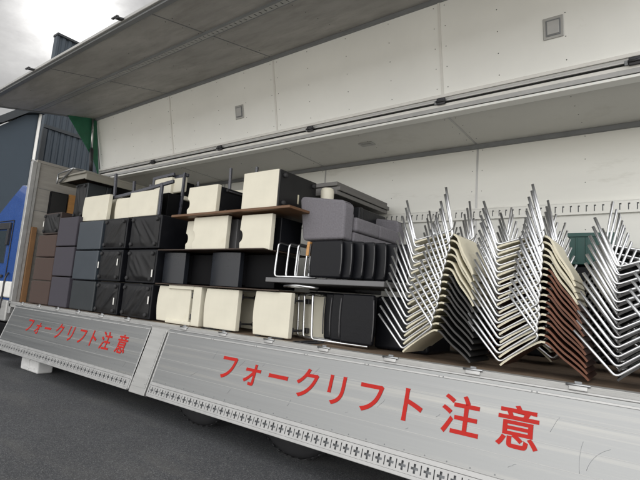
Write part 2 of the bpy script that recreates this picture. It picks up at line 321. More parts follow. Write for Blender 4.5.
# ------------------------------------------------------------------ the truck
GA = math.radians(16.679); YM, H = 1.244, 2.448; L1, L2, WB = 1.172, 1.93, math.radians(12.565)
XF, XR, WY = -8.889, .62, 2.36
truck = thing('wing_truck', 'wing sided truck with raised wing and lowered drop gates, loaded with furniture', 'truck', (-4.2, 1.2, 0))
def T(m, name, **k): return m.build(name, truck, world=True, **k)
def z(v): return v+FZ
JX = [-8.85, -6.516, -4.198, -1.851, .49]
SCREW = []
def truck_body():
    m = MB()
    yy = .07
    while yy < WY-.01:
        m.box(XF+.05, XR, yy, min(yy+.148, WY), z(-.05), z(0), 'plank'); yy += .152
    T(m, 'bed_floor')
    m = MB(); m.box(XF, XR, -.012, .066, z(-.085), z(.004), 'alu_sill', .004, 2); m.box(XF, XR, -.02, -.0125, z(-.03), z(-.012), 'alu_rail')
    T(m, 'bed_sill')
    m = MB()   # chassis
    m.box(XF-2.0, XR, .75, .85, .55, z(-.06), 'steel_dark'); m.box(XF-2.0, XR, 1.5, 1.6, .55, z(-.06), 'steel_dark')
    x = XF+.3
    while x < XR: m.box(x, x+.08, .1, 2.3, z(-.16), z(-.055), 'steel_dark'); x += .6
    m.box(-7.6, -6.4, .35, .72, .45, .85, 'steel_dark', .03, 2); m.box(-5.6, -4.9, .4, .73, .42, .85, 'steel_dark', .03, 2)
    T(m, 'chassis')
    # far wall with seams and screws
    m = MB()
    for a, b in zip([XF]+JX[1:], JX[1:]+[XR]): m.box(a+.006, b-.006, WY, WY+.04, z(0), z(H), 'frp_wall')
    for jx in JX[1:]: m.box(jx-.012, jx+.012, WY-.004, WY+.03, z(.1), z(H-.03), 'alu_rail')
    pts = []
    for jx in JX:
        for dx in (-.06, .06, 1.17):
            for q in range(9): pts.append((jx+dx, WY, z(.3+q*.26)))
    pts = [p for p in pts if XF+.05 < p[0] < XR-.05]
    m.dots(pts, (0, -1, 0), .0055, 'steel_dark')
    T(m, 'far_wall')
    m = MB(); m.box(XF+.02, XR, WY-.05, WY-.001, z(H-.05), z(H-.002), 'alu_dark'); T(m, 'ceiling_corner_profile')
    # lashing rail of the far wall
    m = MB(); xb = []; x = XF+.08
    kinds = []
    while x < XR-.1:
        xb += [x, x+.036, x+.046, x+.056]; x += .075
    zb = [z(1.515), z(1.53), z(1.585), z(1.60), z(1.625)]
    def hole(i, j): c = i % 4; return (c == 1 and j in (1, 2)) or (c == 2 and j == 2)
    m.grid_plate(xb, zb, hole, 'frp_wall', WY-.03); r = T(m, 'wall_lashing_rail', solid=.003)
    m = MB(); m.box(xb[0], xb[-1], WY-.012, WY-.002, z(1.515), z(1.625), 'alu_dark'); m.box(xb[0], xb[-1], WY-.036, WY-.002, z(1.502), z(1.5145), 'frp_wall'); m.box(xb[0], xb[-1], WY-.036, WY-.002, z(1.6255), z(1.638), 'frp_wall')
    b = m.build('rail_backing', r); b.location = (0, 0, 0)
    # fixed roof half
    m = MB()
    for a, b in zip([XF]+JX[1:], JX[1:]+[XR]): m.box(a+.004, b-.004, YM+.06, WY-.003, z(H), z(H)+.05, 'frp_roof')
    for jx in JX[1:]: m.box(jx-.011, jx+.011, YM+.06, WY-.06, z(H)-.004, z(H)+.03, 'alu_rail')
    pts = [(jx+dx, YM+.18+q*.23, z(H)) for jx in JX for dx in (-.06, .06, 1.17) for q in range(5) if XF < jx+dx < XR]
    m.dots(pts, (0, 0, -1), .0055, 'steel_dark')
    T(m, 'roof_panel')
    for x in (-3.08, -7.0):
        m = MB(); m.box(x-.1, x+.1, 1.66, 1.78, z(H)-.012, z(H)-.001, 'alu_rail', .003, 1); m.box(x-.075, x+.075, 1.685, 1.755, z(H)-.018, z(H)-.0125, 'alu_sill', .002, 1); T(m, 'ceiling_lamp')
    # centre beam and hinge line
    m = MB()
    m.box(XF, XR, YM-.02, YM+.06, z(H)+.0, z(H)+.06, 'alu_dark')
    m.box(XF, XR, YM-.045, YM+.075, z(H)-.030, z(H)-.002, 'frp', .006, 2)
    m.box(XF, XR, YM-.040, YM-.0195, z(H)+.01, z(H)+.035, 'dark_hole')
    m.box(XF, XR, YM-.055, YM-.0405, z(H)+.002, z(H)+.05, 'alu_rail', .004, 2)
    m.box(XF, XR, YM+.076, YM+.10, z(H)-.012, z(H)-.001, 'dark_hole')
    T(m, 'centre_beam')
    # bulkhead
    m = MB(); m.box(XF-.03, XF+.02, .07, WY, z(0), z(H), 'bulk')
    for zz in (.4, .8, 1.2, 1.6, 2.0): m.box(XF+.02, XF+.026, .07, WY, z(zz), z(zz)+.006, 'alu_dark')
    T(m, 'front_bulkhead')
    m = MB(); m.box(XF-.03, XF+.06, -.012, .068, z(-.2), z(H), 'alu_rail', .008, 2); m.box(XF+.01, XF+.05, .069, .12, z(0), z(H), 'alu_sill', .004, 1); T(m, 'front_corner_post')
    m = MB(); m.box(XF+.045, XF+.10, .125, .2, z(0), z(1.3), 'batten'); T(m, 'corner_batten')
    m = MB(); m.box(XF-.03, XF+.03, .07, WY, z(H)+.001, z(H)+.05, 'bulk'); T(m, 'bulkhead_top_rail')
    m = MB(); m.box(XR-.02, XR+.05, 2.2, WY+.04, z(-.1), z(H), 'alu_rail'); m.box(XR-.02, XR+.05, -.01, .07, z(-.1), z(H), 'alu_rail'); T(m, 'rear_post')
truck_body()

def wing():
    c, s = math.cos(WB), math.sin(WB)
    rd = Vector((0, -s, c)); sdv = Vector((0, -c, -s)); rn = Vector((0, c, s))      # up the roof half, out along the side panel, normal away from the camera
    sn = Vector((0, -s, c))                                                        # upper side of the side panel
    O = Vector((0, YM, z(H)+.06)); F = Vector((0, YM, z(H)))+rd*L1
    # local frames: roof half (x, t up along rd, n along rn)
    MR = Matrix((Vector((1, 0, 0)), rn, rd)).transposed().to_4x4(); MR.translation = Vector((0, YM, z(H)))
    MS = Matrix((Vector((1, 0, 0)), sdv, sn)).transposed().to_4x4(); MS.translation = F
    m = MB()
    for a, b in zip([XF]+JX[1:], JX[1:]+[XR]): m.box(a+.005, b-.005, 0, .05, .19, L1, 'frp', mtx=MR)
    for jx in JX[1:]: m.box(jx-.013, jx+.013, -.009, .03, .19, L1-.02, 'white', mtx=MR)
    pts = [MR @ Vector((jx+dx, 0, .26+q*.21)) for jx in JX for dx in (-.06, .06, .58, 1.17, 1.75) for q in range(5) if XF < jx+dx < XR]
    m.dots(pts, -rn, .0055, 'steel_dark')
    w = T(m, 'wing')
    def sub(mm, name, **k): return mm.build(name, w, **k)
    m = MB()                                                                        # lower edge rail with grooves
    m.box(XF, XR, -.030, .05, .155, .189, 'white', .006, 2, mtx=MR); m.box(XF, XR, -.012, .05, .128, .1545, 'alu_sill', mtx=MR)
    m.box(XF, XR, -.040, .05, .108, .1275, 'alu_rail', .004, 2, mtx=MR); m.box(XF, XR, -.012, .05, .088, .1075, 'dark_hole', mtx=MR)
    m.box(XF, XR, -.045, .05, .050, .0875, 'white', .008, 2, mtx=MR)
    sub(m, 'wing_hinge_rail')
    for x in (-.17, -1.85, -3.59, -5.31, -7.03):
        m = MB(); m.box(x-.045, x+.045, -.075, -.046, .075, .145, 'steel_dark', .006, 2, mtx=MR); m.box(x-.075, x-.046, -.065, -.046, .085, .125, 'alu_dark', .003, 1, mtx=MR); m.tube([MR @ Vector((x-.05, -.08, .11)), MR @ Vector((x+.05, -.08, .11))], .012, 'steel_dark'); sub(m, 'hinge_clip')
    for x in (-.45, -2.95, -5.9):
        pass
    for x in (-.78, -4.90):
        m = MB(); m.box(x-.085, x+.085, -.010, -.0005, .475, .67, 'alu_sill', .004, 1, mtx=MR); m.box(x-.062, x+.062, -.016, -.0105, .50, .645, 'alu_dark', .003, 1, mtx=MR); m.box(x-.050, x+.050, -.022, -.0165, .512, .633, 'alu_rail', .003, 1, mtx=MR); sub(m, 'wing_lamp')
    m = MB(); m.box(XF, XR, -.05, .06, L1+.001, L1+.06, 'alu_dark', mtx=MR); m.box(XF, XR, .001, .05, -.035, -.0005, 'alu_dark', mtx=MS); sub(m, 'wing_corner_profile')
    # side panel
    m = MB()
    xs = [XF]+JX[1:]+[XR]
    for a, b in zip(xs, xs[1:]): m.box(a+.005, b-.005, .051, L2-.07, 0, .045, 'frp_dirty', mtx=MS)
    for jx in JX[1:]: m.box(jx-.006, jx+.006, .06, L2-.09, -.0035, .02, 'alu_dark', mtx=MS)
    pts = [MS @ Vector((jx+dx, .1+q*.22, 0)) for jx in JX for dx in (-.06, .06, 1.17) for q in range(8) if XF < jx+dx < XR]
    m.dots(pts, -sn, .0055, 'steel_dark')
    sub(m, 'wing_side_panel')
    m = MB(); m.box(XF, XR, L2-.0695, L2, -.02, .055, 'alu_dark', .006, 2, mtx=MS); m.box(XF, XR, L2+.0005, L2+.03, .0, .03, 'alu_sill', .004, 1, mtx=MS); sub(m, 'wing_lower_edge')
    m = MB(); m.box(XF-.04, XF-.0005, .0, L2, -.02, .055, 'alu_dark', .004, 1, mtx=MS); m.box(XF-.04, XF-.0005, -.02, .06, .05, L1, 'alu_dark', mtx=MR); sub(m, 'wing_end_cap')
    for x in (-6.74, -4.55, -2.2, -.1):
        m = MB(); m.box(x-.03, x+.03, L2+.0305, L2+.10, .005, .02, 'steel_dark', mtx=MS); m.box(x-.09, x+.02, L2+.08, L2+.105, .021, .035, 'steel_dark', mtx=MS); sub(m, 'latch_hook')
    # lashing rail under the side panel
    m = MB(); xb = []; x = XF+.1
    while x < XR-.1: xb += [x, x+.04, x+.052]; x += .075
    yb = [1.085, 1.10, 1.15, 1.165]
    m.grid_plate(xb, yb, lambda i, j: i % 3 == 1 and j == 1, 'alu_sill', 0)
    m.bm.transform(MS @ Matrix(((1, 0, 0, 0), (0, 0, 1, 0), (0, 1, 0, -.022), (0, 0, 0, 1))))
    r = sub(m, 'wing_lashing_rail', solid=.003)
    m = MB(); m.box(xb[0], xb[-1], 1.085, 1.165, -.006, -.001, 'dark_hole', mtx=MS); m.box(xb[0], xb[-1], 1.07, 1.0845, -.026, -.001, 'alu_dark', mtx=MS); m.box(xb[0], xb[-1], 1.1655, 1.18, -.026, -.001, 'alu_dark', mtx=MS)
    sub(m, 'rail_channel')
    # green weather sheet and lifting ram at the front end
    m = MB()
    A = MS @ Vector((XF, .55, 0)); A = (A.y, A.z); B = (F.y, F.z); D = (YM-.06, z(H)+.02); E = (YM-.22, z(H)+.35)
    m.prism([A, B, D, E], 'x', XF+.012, XF+.02, 'green_sheet'); T(m, 'weather_sheet')
    m = MB(); a = Vector((XF+.06, 1.0, z(2.5))); b = MS @ Vector((XF+.06, .10, -.02)); mid = a.lerp(b, .45)
    m.tube([a, mid], .035, 'steel_dark', n=12); m.tube([mid, b], .02, 'chrome', n=12); m.box(XF+.02, XF+.1, .95, 1.05, z(2.42), z(2.5), 'steel_dark', .005, 1); T(m, 'lifting_ram')
wing()

# lettering: Blender's own font, one character at a time
def glyph(ch, size):
    cu = bpy.data.curves.new('glyph', 'FONT'); cu.body = ch; cu.size = 1; cu.offset = .015; cu.resolution_u = 5
    ob = bpy.data.objects.new('glyph', cu); COL.objects.link(ob); bpy.context.view_layer.update()
    me = bpy.data.meshes.new_from_object(ob.evaluated_get(bpy.context.evaluated_depsgraph_get()))
    bpy.data.objects.remove(ob); bpy.data.curves.remove(cu)
    bm = bmesh.new(); bm.from_mesh(me); bpy.data.meshes.remove(me)
    for v in bm.verts: v.co = Vector((v.co.x*size, 0, v.co.y*size))
    return bm
def lettering(gate, xs, zc, size):
    for ch, x in zip('フォークリフト注意', xs):
        m = MB(); i0 = m.mi('red'); bm = glyph(ch, size)
        cx, cz = .5*size, .38*size                     # centre of the em square
        vm = {}
        for v in bm.verts: vm[v] = m.bm.verts.new((v.co.x-cx, 0, v.co.z-cz))
        for f in bm.faces:
            try: g_ = m.bm.faces.new([vm[v] for v in f.verts]); g_.material_index = i0
            except ValueError: pass
        bm.free()
        o = m.build('character', gate, loc=(x, -.003, zc))
        md = o.modifiers.new('thickness', 'SOLIDIFY'); md.thickness = .0015; md.offset = 0

def side_gate(x0, x1, xs, size, label, seed):
    rnd = random.Random(seed); W = x1-x0
    m = MB()
    m.box(0, W, 0, .035, -.612, -.05, 'alu')
    m.box(0, W, -.006, .035, -.0495, -.015, 'alu_rail', .004, 1)
    m.box(0, W, -.004, .035, -.085, -.07, 'alu_rail', .002, 1)
    for zz in (-.21, -.36, -.48): m.box(.01, W-.01, -.0012, .0, zz-.0015, zz+.0015, 'alu_sill')
    m.box(0, .018, -.004, .035, -.75, -.0855, 'alu_rail', .002, 1); m.box(W-.018, W, -.004, .035, -.75, -.0855, 'alu_rail', .002, 1)
    pts = [(x, -.004, -.0775) for k in range(int(W/.6)+1) for x in (.12+k*.6, .15+k*.6) if x < W-.05]
    pts += [(x, 0, -.598) for x in [.1+.15*k for k in range(int(W/.15))] if x < W-.05]
    pts += [(xx, -.004, -.1-.06*k) for xx in (.009, W-.009) for k in range(9)]
    m.dots(pts, (0, -1, 0), .005, 'alu_dark')
    # scrapes and dents in the sheet
    for k in range(16):
        x = rnd.uniform(W*.1, W*.97); zz = rnd.uniform(-.55, -.2); ln = rnd.uniform(.02, .11); a = rnd.uniform(.4, 1.3); p = []
        for q in range(5): p.append((x+math.cos(a)*ln*q/4+rnd.uniform(-.004, .004), -.0003, zz+math.sin(a)*ln*q/4))
        m.tube(p, .0011, 'alu_dark', n=4)
    if W > 4.5:
        for cx, cz, rr, a0, a1, ex in ((4.22, -.50, .20, 2.9, 2.0, 1.), (4.45, -.30, .16, 3.6, 2.6, .8), (4.62, -.52, .13, 3.4, 2.3, 1.2), (4.10, -.42, .22, 2.6, 3.4, .5), (4.74, -.25, .2, 4.0, 3.5, 1.)):
            m.tube([(cx+rr*ex*math.cos(a0+(a1-a0)*q/9), -.0004, cz+rr*math.sin(a0+(a1-a0)*q/9)) for q in range(10)], .0011, 'alu_dark', n=4)
    gt = m.build('side_gate', truck); gt.location = Vector((x0, 0, FZ))-truck.location; gt.rotation_euler = (-GA, 0, 0)
    gt['label'] = label
    m = MB(); P = .09; xb = []; k = 0
    while k*P < W-.10:
        b = .03+k*P; xb += [b, b+.008, b+.022, b+.040, b+.056, b+.074]; k += 1
    xb.append(W-.018); nc = 6*k
    zb = [-.738, -.731, -.724, -.702, -.686, -.664, -.658, -.648]
    def hole(i, j):
        c = i % 6
        if i >= nc-1: return False
        if c == 0: return j in (2, 3, 4)
        if c in (2, 4): return j == 3
        if c == 3: return j in (2, 3, 4)
        return False
    m.grid_plate(xb, zb, hole, 'alu_rail', -.004); r = m.build('lashing_rail', gt, solid=.004)
    m = MB(); m.box(.018, W-.018, .016, .034, -.745, -.615, 'alu_dark'); m.box(.018, W-.018, -.010, .034, -.655+.008, -.6125, 'alu_rail', .003, 1); m.box(.018, W-.018, -.014, .034, -.765, -.7385, 'alu_rail', .004, 2)
    m.build('gate_bottom_rail', gt)
    k = 0
    while .25+k*.62 < W-.1:
        x = .25+k*.62; m = MB()
        m.box(x-.05, x+.05, -.022, -.0065, -.035, -.008, 'alu_rail', .004, 2); m.tube([(x-.065, -.016, -.002), (x+.065, -.016, -.002)], .0085, 'chrome_dull', n=8)
        m.box(x-.02, x+.02, -.018, -.003, -.002, .02, 'alu_dark', .003, 1); m.build('gate_hinge', gt); k += 1
    lettering(gt, [x-x0 for x in xs], -.305, size)
    return gt
side_gate(-8.60, -4.742, [-7.76, -7.46, -7.15, -6.79, -6.46, -6.15, -5.86, -5.55, -5.19], .235, 'front drop gate, lowered', 1)
side_gate(-4.40, .60, [-3.33, -3.01, -2.70, -2.38, -2.09, -1.78, -1.46, -1.10, -.745], .265, 'rear drop gate with longer panel, lowered', 2)
def gate_post():
    m = MB(); m.box(-.145, .145, .004, .06, -.775, -.012, 'alu_sill', .006, 2); m.box(-.13, .13, .0, .0035, -.7, -.08, 'alu_sill')
    m.dots([(x, 0, -.12-.09*k) for x in (-.11, .11) for k in range(7)], (0, -1, 0), .005, 'alu_dark')
    o = m.build('gate_post', truck); o.location = Vector((-4.588, 0, FZ))-truck.location; o.rotation_euler = (-GA, 0, 0)
gate_post()

def wheel(x, y0, r=.49, wdt=.28):
    MX = Matrix.Translation((x, y0, r)) @ Matrix.Rotation(-PI/2, 4, 'X')     # lathe axis along +y
    w_ = bpy.data.objects.new('wheel', None); COL.objects.link(w_); w_.parent = truck; w_.location = -truck.location
    m = MB(); m.lathe([(r*.58, .03), (r*.62, .0), (r*.9, .0), (r*.97, .02), (r, .05), (r, wdt-.05), (r*.97, wdt-.02), (r*.9, wdt), (r*.6, wdt)], 'rubber', 40, MX)
    for k in range(40):
        a = 2*PI*k/40; m.box(-.012, .012, -.12, .12, r-.004, r+.007, 'rubber', mtx=Matrix.Translation((x, y0+wdt/2, r)) @ Matrix.Rotation(a, 4, 'Y'))
    m.build('tyre', w_)
    m = MB(); m.lathe([(.02, .10), (r*.2, .09), (r*.25, .11), (r*.5, .13), (r*.56, .05), (r*.58, .03), (r*.57, .2), (.02, .2)], 'alu_sill', 32, MX); m.build('rim', w_)
for x in (-3.9, -2.62, -10.15):
    wheel(x, .06); wheel(x, WY-.40)

def cab():
    x0, x1 = -11.9, -9.06
    m = MB()
    prof = [(x1, .62), (x1, 2.55), (x1-.05, 3.0), (-9.35, 3.06), (-9.75, 2.85), (-10.35, 2.52), (-11.25, 2.42), (-11.75, 1.55), (-11.9, 1.3), (-11.9, .45), (-10.9, .45), (-10.75, .95), (-10.4, 1.12), (-9.9, 1.12), (-9.62, .95), (-9.55, .62)]
    m.prism(prof, 'y', .06, 2.3, 'blue', .04, 3)
    cb = T(m, 'cab')
    def sub(mm, n): return mm.build(n, cb)
    m = MB(); wp = [(-9.62, 1.62), (-9.62, 2.22), (-10.9, 2.24), (-11.35, 1.66)]; m.prism(wp, 'y', .045, .058, 'glass'); m2 = sub(m, 'window')
    m = MB(); m.prism([(-9.50, 2.24), (-9.50, 2.36), (-11.0, 2.38), (-11.1, 2.25)], 'y', .02, .058, 'steel_dark', .008, 2); m.prism([(-9.50, 1.95), (-9.50, 2.24), (-9.60, 2.24), (-9.60, 1.95)], 'y', .02, .058, 'steel_dark'); sub(m, 'window_visor')
    m = MB(); m.tube([(-9.42, .05, .7), (-9.42, .05, 2.4)], .008, 'rubber'); m.tube([(-9.42, .05, 2.4), (-11.2, .05, 2.4)], .008, 'rubber'); sub(m, 'door_seam')
    m = MB(); m.box(-9.78, -9.55, .02, .058, 1.36, 1.41, 'steel_dark', .01, 2); sub(m, 'door_handle')
    m = MB(); m.tube([(-9.3, .03, .75), (-9.25, -.01, .85), (-9.25, -.01, 1.35), (-9.3, .05, 1.45)], .016, 'steel_dark', .05); sub(m, 'grab_rail')
    m = MB(); m.box(-9.62, -9.0, .0, .5, 1.02, 1.3, 'white', .03, 2); m.box(-9.6, -9.02, -.004, .5, .62, .98, 'alu_sill', .03, 2); sub(m, 'side_tank')
    m = MB(); m.box(-9.62, -8.98, .0, .55, .28, .6, 'black', .03, 2); m.box(-9.5, -9.0, -.01, .3, .22, .27, 'alu_dark', .01, 2); sub(m, 'mud_guard')
    m = MB(); m.tube([(-11.5, .05, 2.2), (-11.75, -.25, 2.2), (-11.75, -.3, 1.7)], .015, 'black', .05); m.box(-11.8, -11.68, -.42, -.2, 1.6, 2.1, 'black', .03, 2); sub(m, 'mirror')
    m = MB(); m.prism([(-11.3, 2.36), (-11.78, 1.56), (-11.82, 1.56), (-11.34, 2.38)], 'y', .2, 2.16, 'glass'); sub(m, 'windscreen')
    m = MB(); m.box(-11.95, -11.86, .2, .6, .7, .95, 'white', .03, 2); sub(m, 'headlight')
    m = MB(); m.box(-11.95, -11.86, 1.76, 2.16, .7, .95, 'white', .03, 2); sub(m, 'headlight')
cab()

m = MB()
m.box(-.30, .30, -.11, .11, 0, .185, 'foam', .025, 2); m.box(-.2, .2, -.118, -.1105, .05, .075, 'foam', .003, 1); m.box(-.012, .012, -.116, -.1105, .03, .19, 'foam')
b = m.build('foam_block', loc=(-7.66, .05, 0)); tag(b, 'white foam block on the asphalt under the front end of the lowered gate', 'block')

# ------------------------------------------------------------------ cargo builders (all local, y = 0 is the face towards the camera)
def rect_pad(m, w, h, y0, y1, k, bev=.02):  m.box(0, w, y0, y1, 0, h, k, bev, 3)
ORD = ['bottom', 'second lowest', 'third lowest', 'fourth lowest', 'fifth lowest', 'sixth lowest', 'seventh lowest', 'eighth lowest', 'ninth lowest', 'tenth lowest', 'eleventh lowest', 'twelfth lowest', 'thirteenth lowest', 'fourteenth lowest', 'fifteenth lowest', 'sixteenth lowest']

def stool_seat(x, y, zz, w, h, d, key, label, group, bodykey=None):
    """cube stool on its side, seat pad towards the camera"""
    t = thing('cube_stool', label, 'stool', (x+random.uniform(-.006, .006), y+random.uniform(-.012, .012), z(zz)), (0, 0, random.uniform(-.012, .012)), group)
    g_ = .006
    m = MB(); m.box(g_, w-g_, 0, .085, g_, h-g_, key, .016, 3); m.build('seat', t)
    m = MB(); m.box(g_+.006, w-g_-.006, .086, d, g_+.006, h-g_-.006, bodykey or key, .012, 2); m.build('body', t)
    for ax in (.06, w-.06):
        for az in (.06, h-.06):
            m = MB(); m.lathe([(.014, 0), (.018, .008), (.018, .03)], 'rubber', 12, Matrix.Translation((ax, d+.03, az)) @ Matrix.Rotation(PI/2, 4, 'X')); m.build('foot', t)
    return t
def stool_bottom(x, y, zz, w, h, d, key, label, group, tags=((.82, .45),), seed=0):
    """cube stool on its side, underside with feet and dust cloth towards the camera"""
    t = thing('cube_stool', label, 'stool', (x+random.uniform(-.006, .006), y+random.uniform(-.012, .012), z(zz)), (0, 0, random.uniform(-.015, .015)), group)
    g_ = .006; rnd = random.Random(seed)
    m = MB(); m.box(g_, w-g_, 0, d-.09, g_, h-g_, key, .014, 3); m.build('body', t)
    m = MB(); m.box(g_, w-g_, d-.089, d, g_, h-g_, key, .016, 3); m.build('seat', t)
    # wrinkled dust cloth: a grid pulled into diagonal folds between the feet
    m = MB(); i0 = m.mi('black_cloth'); nx, nz = 48, 24; V = []
    sg = rnd.choice((-1, 1, 1)); fl = [(rnd.uniform(.1, .9), rnd.uniform(.8, 1.5), rnd.uniform(10, 26), rnd.uniform(.005, .016)*rnd.choice((1, 1, -.7))) for _ in range(6)]
    for i in range(nx+1):
        for j in range(nz+1):
            u, v = i/nx, j/nz; e = min(1, min(u, 1-u, v, 1-v)*7); h_ = .012
            for c_, sl, sh, am in fl:                  # a few straight folds fanning from the stapled corners
                q = (u if sg > 0 else 1-u)-c_-(v-.5)*sl*.55
                h_ += am*math.exp(-(q*sh*(.6+.8*v))**2)
            V.append(m.bm.verts.new((.03+u*(w-.06), -.004-max(0, h_)*e, .03+v*(h-.06))))
    for i in range(nx):
        for j in range(nz):
            f = m.bm.faces.new((V[i*(nz+1)+j], V[(i+1)*(nz+1)+j], V[(i+1)*(nz+1)+j+1], V[i*(nz+1)+j+1])); f.smooth = True; f.material_index = i0
    m.build('dust_cover', t)
    for ax in (.075, w-.075):
        for az in (.06, h-.06):
            m = MB(); m.lathe([(.026, 0), (.026, .022), (.021, .030), (.008, .031)], 'rubber', 14, Matrix.Translation((ax, -.004, az)) @ Matrix.Rotation(PI/2, 4, 'X')); m.build('foot', t)
    for (u, v) in tags:
        m = MB(); m.box(w*u-.012, w*u+.012, -.018, -.0155, h*v-.045, h*v+.045, 'white', mtx=Matrix.Rotation(0, 4, 'Y')); m.build('care_tag', t)
    return t

BR = 'brown fabric stools stacked by the bulkhead'
for k, (zz, h) in enumerate([(.0, .385), (.385, .385), (.77, .375)]):
    stool_seat(-8.52, .14, zz, .70, h, .5, 'brown', f'brown fabric cube stool, {["bottom","middle","topmost"][k]} of the brown ones by the bulkhead', BR)
stool_bottom(-8.42, .16, 1.146, .62, .37, .5, 'brown_dark', 'dark brown stool with black underside, on top of the brown stools', BR, tags=((.06, .5),), seed=3)
for k in range(3):
    stool_seat(-7.79, .12, k*.47, .62, .468, .5, 'purple', f'purple grey fabric cube stool, {["bottom","middle","top"][k]} of its stack of three', 'purple grey stools')
for k in range(3):
    stool_seat(-7.09, .12, k*.437, .69, .435, .5, 'slate_dark' if k == 0 else 'slate', ['darker slate cube stool at the bottom of the slate stack', 'slate blue cube stool, middle of the slate stack', 'slate blue cube stool, top of the slate stack'][k], 'slate stools')
for k in range(3):
    stool_bottom(-6.36, .13, k*.44, .59, .438, .52, 'black_leather', f'black stool, underside out, {["bottom","middle","top"][k]} of the stack beside the slate stools', 'black stools on their sides', tags=(((.86, .42),), ((.86, .6), (.02, .5)), ())[k], seed=10+k)
for k in range(3):
    stool_bottom(-5.69, .13, k*.44, .67, .438, .52, 'black_leather', f'black stool, underside out, {["bottom","middle","top"][k]} of the stack beside the cream chairs', 'black stools on their sides', tags=(((.93, .55),), ((.93, .3),), ())[k], seed=20+k)

def box_row(x, y, zz, w, h, d, n, key, label, group):
    for k in range(n): stool_seat(x, y, zz+k*h, w, h-.002, d, key, label, group)
# a second row of stools further in, behind the first one
for k in range(3): stool_seat(-5.02, .86, k*.44, .66, .438, .5, 'black_leather', f'black stool in the second row behind the cream chairs, {["bottom","middle","top"][k]} one', 'black stools in the second row')
for k in range(3): stool_seat(-3.42, 1.15, k*.495, .66, .493, .62, 'black_leather', f'black stool carrying the grey tabletops, {["bottom","middle","top"][k]} one', 'black stools in the second row')

def board(x0, x1, y0, y1, zz, t, key, label, edge=None, name='wooden_board', cat='board', group=None, rot=(0, 0, 0)):
    m = MB(); m.box(0, x1-x0, 0, y1-y0, 0, t, key, min(.004, t*.2), 1)
    o = m.build(name, loc=(x0, y0, z(zz)), rot=rot); return tag(o, label, cat, group)

def panel_outline(w, h, bulge=.03, notch=False, top=0.):
    """front outline: left edge bulges outward, right edge straight"""
    p = []
    n = 26
    for k in range(n+1):
        u = k/n
        if notch: off = -.014*math.sin(u*PI) + (.045*math.sqrt(max(0, 1-((u-.40)/.17)**2)))
        else: off = -bulge*math.sin(u*PI)
        p.append((off+.0, h*u))
    p += [(w, h+top), (w-.004, 0)]
    return p

def lounge(x, y, zz, w, h, d, fkey, skey, label, group=None, notch=False, bodyw=None, rods=False, base=True, rot=0., convex=False):
    """armless lounge chair on its back: padded panel to the camera, body running back"""
    t = thing('lounge_chair', label, 'chair', (x, y, z(zz)), (0, 0, rot), group)
    m = MB()
    if convex:
        n = 14; o = [(w*k/n, .05-.05*math.sin((.12+.76*k/n)*PI)) for k in range(n+1)]
        m.prism(o+[(w-.004, .10), (.004, .10)], 'z', 0, h, fkey, .008, 2)
    else: m.prism(panel_outline(w, h, notch=notch, bulge=.022), 'y', 0, .06, fkey, .008, 2)
    m.build('backrest', t)
    bw = bodyw or w
    if rods:      # open frame: second panel deeper in, seat pad on the left, black legs across the opening
        m = MB(); m.box(.02, .09, .061, d, .012, h-.012, fkey, .006, 2); m.build('seat', t)
        m = MB(); m.box(.095, bw, d-.06, d, .01, h-.01, fkey, .008, 2); m.build('rear_panel', t)
        for zt in (.07, h-.07):
            m = MB(); m.tube([(w-.05, .076, zt), (w-.05, d-.071, zt)], .011, 'steel_dark'); m.box(w-.085, w-.02, .076, .10, zt-.03, zt+.03, 'steel_dark', .004, 1); m.box(w-.075, w-.025, d-.12, d-.0715, zt-.025, zt+.025, 'steel_dark', .004, 1); m.build('leg', t)
        m = MB(); m.box(w*.55, w*.85, -.012, .03, -.012, .0, 'rubber', .003, 1); m.box(w*.1, w*.2, -.012, .03, -.012, 0, 'rubber', .003, 1); m.build('glide', t)
    else:
        m = MB(); m.box(.03, bw-.012, .061 if base else .16, d, .012, h-.012, skey, .008, 2); m.build('seat', t)
        if not base and bw > w: m = MB(); m.box(w-.06, w-.02, .0755, .159, .03, h-.03, skey); m.build('hinge_block', t)
        if base:
            m = MB(); xx = bw-.008
            m.tube([(xx+.012, .14, .05), (xx+.012, d-.06, .05), (xx+.012, d-.06, h-.05), (xx+.012, .14, h-.05)], .011, 'steel_dark', .04); m.build('base_frame', t)
            for q in ((.14, .05), (.14, h-.05), (d-.06, h*.5)):
                m = MB(); m.lathe([(.018, 0), (.018, .02), (.010, .026)], 'rubber', 10, Matrix.Translation((xx+.012, q[0], q[1])) @ Matrix.Rotation(PI/2, 4, 'Y')); m.build('foot', t)
    return t

# cream armchair on its side at the left end of the bottom row
def cream_armchair():
    t = thing('armchair', 'cream armchair lying on its side on the bed, slot beside its seat', 'chair', (-4.90, .12, z(.006)))
    w, h, d = .80, .44, .55
    m = MB(); m.prism(panel_outline(.60, h-.03, bulge=.03), 'y', .02, .10, 'cream', .008, 2, mtx=Matrix.Translation((0, 0, .015))); m.build('seat', t)
    m = MB(); m.box(.20, .66, 0, .3, h-.045, h, 'cream', .008, 2); m.build('arm', t)
    m = MB(); m.box(.20, .66, 0, .3, 0, .042, 'cream', .008, 2); m.build('arm', t)
    m = MB(); m.box(.662, w, 0, d, 0, h, 'cream', .012, 3); m.build('backrest', t)
    m = MB(); m.box(.03, .655, .104, .16, .06, h-.06, 'black_cloth'); m.build('dust_cover', t)
    for zt in (.10, h-.10):
        m = MB(); m.box(.605, .66, .03, .10, zt-.03, zt+.03, 'steel_dark', .006, 1); m.tube([(.60, .045, zt-.03), (.665, .045, zt+.03)], .010, 'steel_dark'); m.build('bracket', t)
    return t
cream_armchair()
lounge(-4.02, .13, .014, .50, .42, .42, 'cream', 'cream', 'cream lounge chair on its back beside the slotted armchair, black rods in its open side', 'cream chairs of the bottom row', rods=True, bodyw=.70)
